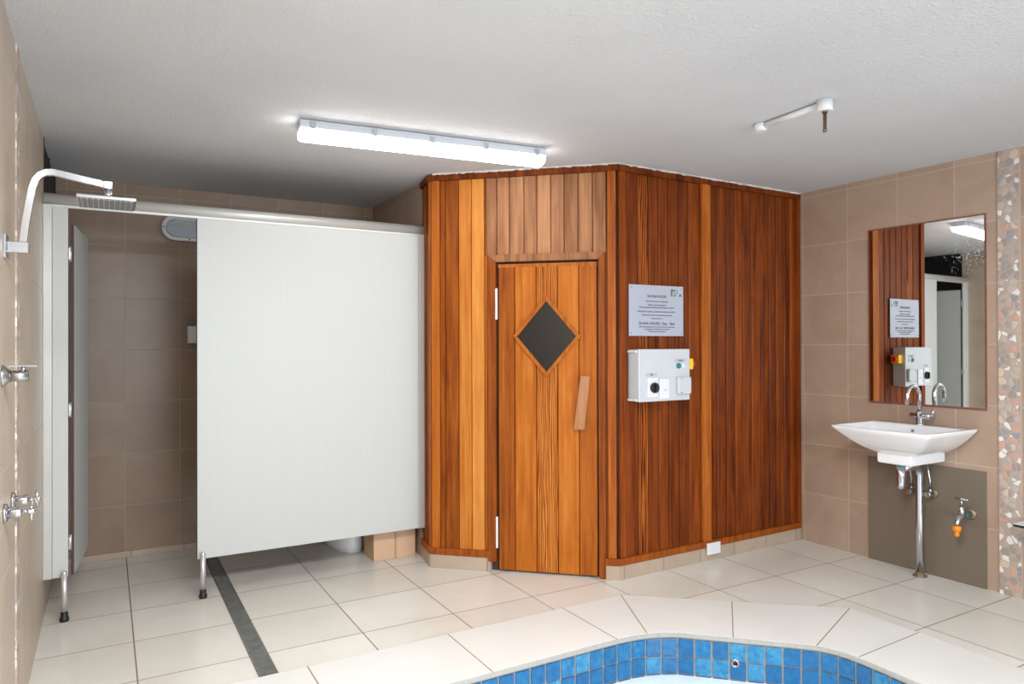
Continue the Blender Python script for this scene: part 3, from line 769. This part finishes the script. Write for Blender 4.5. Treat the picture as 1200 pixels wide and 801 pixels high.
b = MB(FD); b.box((DL-.03, 0.018, 1.02), (0.02, 0.03, 0.05), 0.003); b.build('latch', M['chrome'], cdoor)
for z in (1.84, 1.05, 0.38):
    b = MB(); b.cyl((-0.1585, PYc+.006, z-.04), (-0.1585, PYc+.006, z+.04), 0.007, 12).box((-0.162, PYc, z), (0.006, 0.018, 0.06)); b.build('hinge', M['clip'], cdoor)

# ------------------------------------------------------------------ inside the cubicle
to = thing('toilet', 'white ceramic toilet seen under the partition beside a cardboard box', 'toilet', (1.43, 4.9, 0))
def oval(cx, cy_, rx, ry, z, n=28, back=None):
    out = []
    for i in range(n):
        t = 2*PI*i/n; x, y = cx+rx*math.cos(t), cy_+ry*math.sin(t)
        if back is not None: y = min(y, back)
        out.append((x, y, z))
    return out
b = MB(); b.loft([oval(1.43, 4.83, 0.128, 0.27, 0.0, back=5.06), oval(1.43, 4.83, 0.128, 0.27, 0.05, back=5.06), oval(1.43, 4.83, 0.128, 0.265, 0.20, back=5.06), oval(1.43, 4.82, 0.15, 0.27, 0.30, back=5.06), oval(1.43, 4.80, 0.185, 0.30, 0.385, back=5.06), oval(1.43, 4.80, 0.18, 0.295, 0.40, back=5.06)]).build('pan', M['ceramic'], to)
b = MB(); b.loft([oval(1.43, 4.80, 0.187, 0.30, 0.403, back=5.03), oval(1.43, 4.80, 0.187, 0.30, 0.418, back=5.03), oval(1.43, 4.80, 0.18, 0.29, 0.432, back=5.03)]).build('seat_lid', M['white_plastic'], to)
b = MB(); b.box((1.43, 5.135, 0.60), (0.37, 0.16, 0.40), 0.02, 3); b.box((1.43, 5.135, 0.815), (0.385, 0.168, 0.025), 0.008, 3); ci = b.build('cistern', M['ceramic'], to)
b = MB(); b.lathe([(0.03, 0.828), (0.03, 0.835), (0.026, 0.838)], (1.43, 5.13, 0), 'z', 20); b.build('flush_button', M['chrome'], ci)

bx = thing('cardboard_box', 'brown cardboard box on the floor under the partition beside the sauna', 'box', (1.61, 4.41, 0))
b = MB(); b.box((1.61, 4.412, 0.125), (0.282, 0.202, 0.25), 0.002, 1); bo = b.build('carton', M['card'], bx)
b = MB(); b.box((1.612, 4.3105, 0.125), (0.005, 0.0012, 0.25)).box((1.622, 4.3105, 0.125), (0.002, 0.001, 0.25)); b.build('seam', M['tape'], bo)

# bulkhead light on the back wall
bl = thing('bulkhead_light', 'oval bulkhead wall light high on the back wall, unlit and half hidden by the partition', 'light', (0.48, YB, 2.16))
def stadium(cx, cz, hw, hh, n=14):
    pts = []
    for i in range(n+1): t = -PI/2+PI*i/n; pts.append((cx+(hw-hh)+hh*math.cos(t), cz+hh*math.sin(t)))
    for i in range(n+1): t = PI/2+PI*i/n; pts.append((cx-(hw-hh)+hh*math.cos(t), cz+hh*math.sin(t)))
    return pts
b = MB(); b.prism(stadium(0.485, 2.160, 0.17, 0.083), YB-.05, YB-.001, axis='y', bev=0.006); b.build('housing', M['white_plastic'], bl)
b = MB(); b.prism(stadium(0.485, 2.158, 0.147, 0.060), YB-.068, YB-.045, axis='y', bev=0.006); ln = b.build('diffuser', M['frost'], bl, 'blue-grey glass diffuser')
b = MB()
for k, z in enumerate((2.180, 2.190, 2.200, 2.209)):
    b.box((0.485, YB-.070, z), (0.26-.03*k, 0.012, 0.0055), 0.001)
b.build('louvre', M['lens_louvre'], ln, 'white ribs over the upper half')
for x, z in ((0.485, 2.234), (0.485, 2.086), (0.326, 2.16)):
    b = MB(); b.lathe([(0.005, 0), (0.005, -0.003)], (x, YB-.05, z), 'y', 10); b.build('screw', M['black'], bl)
b = MB(); b.box((0.512, YB-.04, 1.448), (0.085, 0.08, 0.115), 0.006)
tag(b.build('wall_dispenser', M['white_plastic']), 'small white box on the back wall partly hidden by the partition edge', 'dispenser')

# ------------------------------------------------------------------ ceiling lamp
cl = thing('ceiling_light', 'long lit fluorescent batten on the ceiling in front of the sauna', 'ceiling light', (1.417, 3.297, ZC))
l0, l1 = Vector((0.792, 3.367)), Vector((2.043, 3.227)); FLm = frame(l0, l1-l0); LN = (l1-l0).length
b = MB(FLm); 
def lsec(wb, wt, zb, zt, e0, e1):
    return [[(e0, -wb, zb), (e0, wb, zb), (e0, wt, zt), (e0, -wt, zt)], [(e1, -wb, zb), (e1, wb, zb), (e1, wt, zt), (e1, -wt, zt)]]
b.loft(lsec(0.066, 0.050, 2.386, ZC-.004, -0.006, LN+.006), smooth=False); b.build('housing', M['lamp_body'], cl, 'grey lamp housing')
prof = [(-0.060, 2.385), (-0.058, 2.366), (-0.048, 2.350), (-0.030, 2.341), (0, 2.338), (0.030, 2.341), (0.048, 2.350), (0.058, 2.366), (0.060, 2.385)]
def lens_ring(x, k): return [(x, y*k, 2.385+(z-2.385)*k) for y, z in prof]
b = MB(FLm); b.loft([lens_ring(-0.006, 0.86), lens_ring(0.0, 0.97), lens_ring(0.012, 1.0), lens_ring(LN-.012, 1.0), lens_ring(LN, 0.97), lens_ring(LN+.006, 0.86)])
b.build('diffuser', M['lens'], cl, 'glowing white diffuser')
for k in range(5):
    u = 0.05+k*(LN-.10)/4
    b = MB(FLm); b.box((u, -0.061, 2.398), (0.026, 0.006, 0.032), 0.002).box((u, -0.064, 2.386), (0.018, 0.006, 0.010), 0.001); b.build('clip', M['clip'], cl)

# ------------------------------------------------------------------ sprinkler run
sk = thing('ceiling_sprinkler', 'white conduit with a copper pipe stub on the ceiling near the basin', 'sprinkler', (2.72, 2.15, ZC))
b = MB(); b.lathe([(0.033, ZC-.001), (0.033, ZC-.046), (0.030, ZC-.050)], (2.700, 1.958, 0), 'z', 28); m_ = b.build('junction_box', M['white_plastic'], sk)
b = MB(); b.lathe([(0.012, ZC-.049), (0.012, ZC-.056)], (2.700, 1.958, 0), 'z', 20); b.lathe([(0.0078, ZC-.05), (0.0078, ZC-.125), (0.009, ZC-.127), (0.009, ZC-.137), (0.006, ZC-.140)], (2.700, 1.958, 0), 'z', 16); b.build('pipe', M['copper'], sk, 'short copper pipe stub')
b = MB(); b.lathe([(0.030, ZC-.001), (0.030, ZC-.024), (0.027, ZC-.028), (0.027, ZC-.040)], (2.718, 2.318, 0), 'z', 24); b.build('junction_box', M['white_plastic'], sk)
b = MB(); b.cyl((2.702, 1.98, ZC-.0155), (2.717, 2.30, ZC-.0155), 0.0135, 16); b.build('conduit', M['white_plastic'], sk)

# ------------------------------------------------------------------ shower head and arm
sh = thing('wall_shower', 'chrome gooseneck shower arm with square head high on the left wall', 'shower', (XL, 2.68, 1.68))
b = MB(); b.box((XL+.004, 2.68, 1.681), (0.008, 0.075, 0.075), 0.002); b.build('wall_plate', M['chrome'], sh)
b = MB(); b.box((XL+.035, 2.68, 1.681), (0.058, 0.032, 0.036), 0.003); b.build('bracket', M['chrome'], sh)
pts = [(-0.227, 1.695), (-0.220, 1.76), (-0.211, 1.82), (-0.203, 1.87), (-0.195, 1.897), (-0.182, 1.915), (-0.165, 1.925), (-0.148, 1.927), (-0.12, 1.923), (-0.08, 1.916), (-0.03, 1.907), (0.006, 1.901)]
b = MB(); b.tube([(x, 2.68, z) for x, z in pts], 0.0105, square=True); b.build('arm', M['chrome'], sh)
b = MB(); b.box((0.004, 2.68, 1.902), (0.028, 0.026, 0.026), 0.003).cyl((0.005, 2.68, 1.85), (0.005, 2.68, 1.892), 0.011, 16).lathe([(0.016, 1.852), (0.016, 1.862), (0.011, 1.868)], (0.005, 2.68, 0), 'z', 16); b.build('swivel', M['chrome'], sh)
b = MB(); b.box((0.001, 2.68, 1.8455), (0.168, 0.19, 0.011), 0.003); hd = b.build('head', M['chrome'], sh, 'flat square rain head')
b = MB(); b.box((0.001, 2.68, 1.8395), (0.156, 0.178, 0.002)); fp = b.build('spray_face', M['cap'], hd)
b = MB()
for k in range(10): b.box((-0.069+k*0.0155, 2.68, 1.8380), (0.0022, 0.178, 0.002))
b.build('rib', M['alum'], fp)

# mixer
mx = thing('shower_mixer', 'dull chrome tap with a flat lever on the left wall below the shower', 'tap', (XL, 2.62, 1.28))
b = MB(); b.lathe([(0.034, 0.0), (0.034, 0.004), (0.022, 0.014), (0.018, 0.022)], (XL, 2.62, 1.281), 'x', 28); b.build('flange', M['chrome_dull'], mx)
b = MB(); b.cyl((XL+.015, 2.62, 1.281), (XL+.067, 2.62, 1.281), 0.0165, 24); b.build('body', M['chrome_dull'], mx)
b = MB(); b.cyl((XL+.054, 2.62, 1.294), (XL+.054, 2.62, 1.309), 0.006, 14).prism([(XL+.015, 2.612), (XL+.090, 2.606), (XL+.090, 2.634), (XL+.015, 2.628)], 1.3085, 1.3135, bev=0.001); b.build('lever', M['chrome_dull'], mx)
def cross_tap(y, z, lab, rot):
    t = thing('wall_tap', lab, 'tap', (XL, y, z), 'cross-handled shower taps')
    b = MB(); b.lathe([(0.030, 0.0), (0.030, 0.007), (0.024, 0.011)], (XL, y, z), 'x', 28); b.build('flange', M['chrome_dull'], t)
    b = MB(); b.lathe([(0.017, 0.008), (0.017, 0.044), (0.015, 0.046)], (XL, y, z), 'x', 24).cyl((XL+.045, y, z), (XL+.066, y, z), 0.0055, 14); b.build('body', M['chrome'], t)
    b = MB(); b.lathe([(0.008, 0.060), (0.009, 0.066), (0.009, 0.078), (0.006, 0.081)], (XL, y, z), 'x', 16)
    for k in range(2):
        a = rot+k*PI/2; d = Vector((0, math.cos(a), math.sin(a)))*0.030; c = Vector((XL+.071, y, z)); b.cyl(c-d, c+d, 0.0048, 12)
    b.build('cross_handle', M['chrome'], t)
cross_tap(2.66, 0.857, 'nearer of the two chrome cross-handled taps low on the left wall', 1.45)
cross_tap(2.87, 0.855, 'farther of the two chrome cross-handled taps, nearer the cubicle', 1.62)

# ------------------------------------------------------------------ basin wall group
def rw(y, off=0.0): return (RX(y)-off, y)
# taupe panel
b = MB(); y0, y1 = 2.080, 2.772
b.prism([rw(y0, .006), rw(y1, .006), rw(y1, -.004), rw(y0, -.004)], 0.0, 0.655)
tag(b.build('wall_panel', M['taupe']), 'smooth taupe panel on the wall under the white basin', 'panel')
# mirror
mr = thing('wall_mirror', 'large frameless mirror with rusted edges on the tiled wall above the basin', 'mirror', (RX(2.42), 2.42, 1.0))
y0, y1 = 2.075, 2.766
b = MB(); b.prism([rw(y0, .005), rw(y1, .005), rw(y1, 0), rw(y0, 0)], 0.997, 2.100); b.build('mirror_back', M['mirror_edge'], mr)
gl = quadmesh('glass', [[(*rw(y0+.009, .0056), 1.009), (*rw(y1-.009, .0056), 1.009), (*rw(y1-.009, .0056), 2.092), (*rw(y0+.009, .0056), 2.092)]], M['mirror']); del gl['kind']
gl.parent = mr; gl.matrix_parent_inverse = WORLD(mr).inverted(); gl['label'] = 'silvered glass flecked at the upper corner'
# basin
bs = thing('wash_basin', 'white rectangular wall-hung basin under the mirror', 'basin', (4.0, 2.40, 0.74))
def rrect(x0, x1, y0, y1, r, z, bow=0.0, n=6):
    pts = []
    for (cx, cyy, a0) in ((x1-r, y1-r, 0), (x0+r, y1-r, 90), (x0+r, y0+r, 180), (x1-r, y0+r, 270)):
        for i in range(n+1):
            t = math.radians(a0+90*i/n); pts.append((cx+r*math.cos(t), cyy+r*math.sin(t), z))
        if a0 == 90:        # bowed front edge
            for k in range(1, 8):
                f = k/8; pts.append((x0-bow*math.sin(PI*f), y1-r+(y0-y1+2*r)*f, z))
    return pts
RZ = 0.892; BX0, BX1, BY0, BY1 = 3.735, 4.245, 2.108, 2.692
rings = []
for i in range(13):
    t = i/12; dz = (1-(1-t)**1.6)*0.150
    rings.append(rrect(BX0+0.20*t, BX1, BY0+0.20*t, BY1-0.20*t, 0.034+0.01*t, RZ-.010-dz, 0.012*(1-t)))
rings = rings[::-1]
rings.append(rrect(BX0, BX1, BY0, BY1, 0.034, RZ-.003, 0.012)); rings.append(rrect(BX0+.004, BX1, BY0+.004, BY1-.004, 0.031, RZ, 0.012))
ix0, ix1, iy0, iy1 = BX0+.018, 4.115, BY0+.022, BY1-.022
rings.append(rrect(ix0, ix1, iy0, iy1, 0.02, RZ, 0.012)); rings.append(rrect(ix0+.004, ix1-.004, iy0+.004, iy1-.004, 0.02, RZ-.006, 0.012))
for i in range(1, 10):
    t = i/9; dz = (1-(1-t)**2.0)*0.115
    rings.append(rrect(ix0+.004+0.13*t, ix1-.004-0.10*t, iy0+.004+0.17*t, iy1-.004-0.17*t, 0.02+0.02*t, RZ-.006-dz, 0.010*(1-t)))
b = MB(); b.loft(rings); bowl = b.build('bowl', M['ceramic'], bs)
b = MB(); b.prism([(3.905, 2.300), (RX(2.3)-.002, 2.300), (RX(2.5)-.002, 2.500), (3.905, 2.500)], 0.682, 0.775, bev=0.006); b.build('shroud', M['ceramic'], bs, 'square block under the bowl')
b = MB(); b.lathe([(0.009, 0), (0.009, -0.004), (0.007, -0.005)], (4.097, 2.40, 0.862), 'x', 20); b.build('overflow', M['chrome_dull'], bowl)
b = MB(); b.lathe([(0.022, 0.772), (0.022, 0.776), (0.014, 0.778)], (3.95, 2.40, 0), 'z', 20); b.build('waste', M['chrome'], bowl)
# faucet
fx = 4.165
fc = thing('basin_tap', 'chrome gooseneck mixer tap standing on the back of the basin', 'tap', (fx, 2.40, RZ))
b = MB(); b.lathe([(0.024, RZ), (0.024, RZ+.006), (0.019, RZ+.010), (0.019, RZ+.078), (0.016, RZ+.082)], (fx, 2.40, 0), 'z', 24); b.build('body', M['chrome'], fc)
gp = [(fx, 2.40, RZ+.075), (fx, 2.40, RZ+.17)]
R_ = 0.062
for i in range(1, 13):
    t = PI*i/12; gp.append((fx-R_+R_*math.cos(t), 2.40, RZ+.17+R_*math.sin(t)))
gp.append((fx-2*R_, 2.40, RZ+.125))
b = MB(); b.tube(gp, 0.0105, 18); b.build('spout', M['chrome'], fc)
b = MB(); b.lathe([(0.014, 2.452), (0.014, 2.422), (0.017, 2.420), (0.017, 2.335), (0.014, 2.333)], (fx, 0, RZ+.055), 'y', 20); b.build('cartridge', M['chrome'], fc)
b = MB(); b.tube([(fx, 2.336, RZ+.055), (fx, 2.322, RZ+.062), (fx-.005, 2.318, RZ+.10)], [0.008, 0.007, 0.006], 12); b.build('lever', M['chrome'], fc)
# waste pipe and trap
wp = thing('waste_pipe', 'chrome waste trap and pipe running from the basin to the floor', 'pipe', (4.165, 2.40, 0))
b = MB(); b.lathe([(0.026, 0.682), (0.026, 0.668), (0.021, 0.664)], (3.985, 2.405, 0), 'z', 24); b.build('nut', M['teal'], wp, 'verdigris-stained collar')
tp = [(4.0, 2.405, 0.652), (4.08, 2.404, 0.652)]
for i in range(1, 9):
    t = PI/2*i/8; tp.append((4.105+.06*math.sin(t), 2.403, 0.592+.06*math.cos(t)))
tp += [(4.165, 2.402, 0.30), (4.165, 2.402, 0.02)]
b = MB(); b.lathe([(0.024, 0.668), (0.024, 0.60), (0.0225, 0.57), (0.0225, 0.555), (0.019, 0.538), (0.010, 0.529), (0.003, 0.527)], (3.985, 2.405, 0), 'z', 24); b.build('bottle_trap', M['chrome'], wp)
b = MB(); b.tube(tp, 0.021, 20); b.build('pipe', M['chrome'], wp)
b = MB(); b.lathe([(0.038, 0.0), (0.038, 0.004), (0.026, 0.012), (0.021, 0.028)], (4.165, 2.402, 0), 'z', 24); b.build('floor_flange', M['corroded'], wp, 'tarnished floor flange')
def valve(y, lab):
    xw = RX(y)-.006
    t = thing('stop_valve', lab, 'valve', (xw, y, 0.49), 'stop valves under the basin')
    b = MB(); b.lathe([(0.028, 0.0), (0.027, -0.005), (0.014, -0.014)], (xw, y, 0.485), 'x', 24); b.build('flange', M['corroded'], t)
    b = MB(); b.cyl((xw-.01, y, 0.485), (xw-.055, y, 0.485), 0.011, 16).lathe([(0.018, -0.055), (0.020, -0.062), (0.016, -0.070)], (xw, y, 0.485), 'x', 12).cyl((xw-.035, y, 0.485), (xw-.035, y, 0.520), 0.009, 14); b.build('body', M['chrome_dull'], t)
    b = MB(); b.tube([(xw-.035, y, 0.515), (xw-.037, y, 0.56), (xw-.032, y+.012, 0.61), (xw-.035, y+.02, 0.675)], 0.006, 12); b.build('hose', M['chrome_dull'], t, 'thin braided supply hose')
valve(2.365, 'stop valve with bright hose to the right of the waste pipe under the basin')
valve(2.475, 'stop valve half hidden to the left of the waste pipe under the basin')
# garden tap
gy, gz = 2.163, 0.405
xw = RX(gy)-.006
gt = thing('hose_tap', 'old brass hose tap with orange snap connector on the taupe panel', 'tap', (xw, gy, gz))
b = MB(); b.lathe([(0.034, 0.0), (0.033, -0.004), (0.020, -0.012)], (xw, gy, gz), 'x', 24); b.build('flange', M['corroded'], gt)
b = MB(); b.lathe([(0.014, -0.010), (0.014, -0.05), (0.017, -0.052), (0.017, -0.062)], (xw, gy, gz), 'x', 6); b.build('nipple', M['teal'], gt, 'verdigris-stained nipple')
b = MB(); b.tube([(xw-.055, gy, gz), (xw-.095, gy, gz+.002), (xw-.125, gy, gz-.010), (xw-.140, gy, gz-.035), (xw-.142, gy, gz-.050)], [0.014, 0.018, 0.015, 0.013, 0.014], 18)
b.lathe([(0.017, gz), (0.017, gz+.030), (0.014, gz+.034), (0.014, gz+.050), (0.008, gz+.055)], (xw-.092, gy, 0), 'z', 16); bd = b.build('body', M['chrome_dull'], gt)
b = MB(); b.cyl((xw-.092, gy, gz+.05), (xw-.092, gy, gz+.092), 0.0055, 12).cyl((xw-.092, gy-.036, gz+.094), (xw-.092, gy+.036, gz+.094), 0.006, 12).lathe([(0.010, gz+.088), (0.010, gz+.102)], (xw-.092, gy, 0), 'z', 14); b.build('handle', M['chrome_dull'], gt, 'T-shaped handle')
b = MB(); b.lathe([(0.016, gz-.048), (0.0225, gz-.052), (0.0225, gz-.072), (0.014, gz-.080), (0.011, gz-.090), (0.014, gz-.096), (0.010, gz-.108)], (xw-.142, gy, 0), 'z', 20); b.build('hose_connector', M['orange'], gt, 'orange plastic hose connector')

# bench corner at the right edge
bn = thing('wall_bench', 'white laminate shelf bench with black edge poking in at the right edge', 'bench', (4.15, 1.2, 0.43))
b = MB(); b.prism([(4.035, 1.848), (RX(1.85)-.001, 1.848), (RX(0.5)-.001, 0.5), (4.035, 0.5)], 0.432, 0.444, bev=0.001); b.build('core', M['black'], bn, 'black edge of the top')
b = MB(); b.prism([(4.036, 1.847), (RX(1.85)-.002, 1.847), (RX(0.5)-.002, 0.501), (4.036, 0.501)], 0.4441, 0.4465); b.build('top', M['white_plastic'], bn)
for y in (1.55, 0.8):
    b = MB(); b.prism([(4.08, 0.431), (RX(y)-.001, 0.431), (RX(y)-.001, 0.26)], y-.01, y+.01, axis='y'); b.build('bracket', M['alum'], bn)
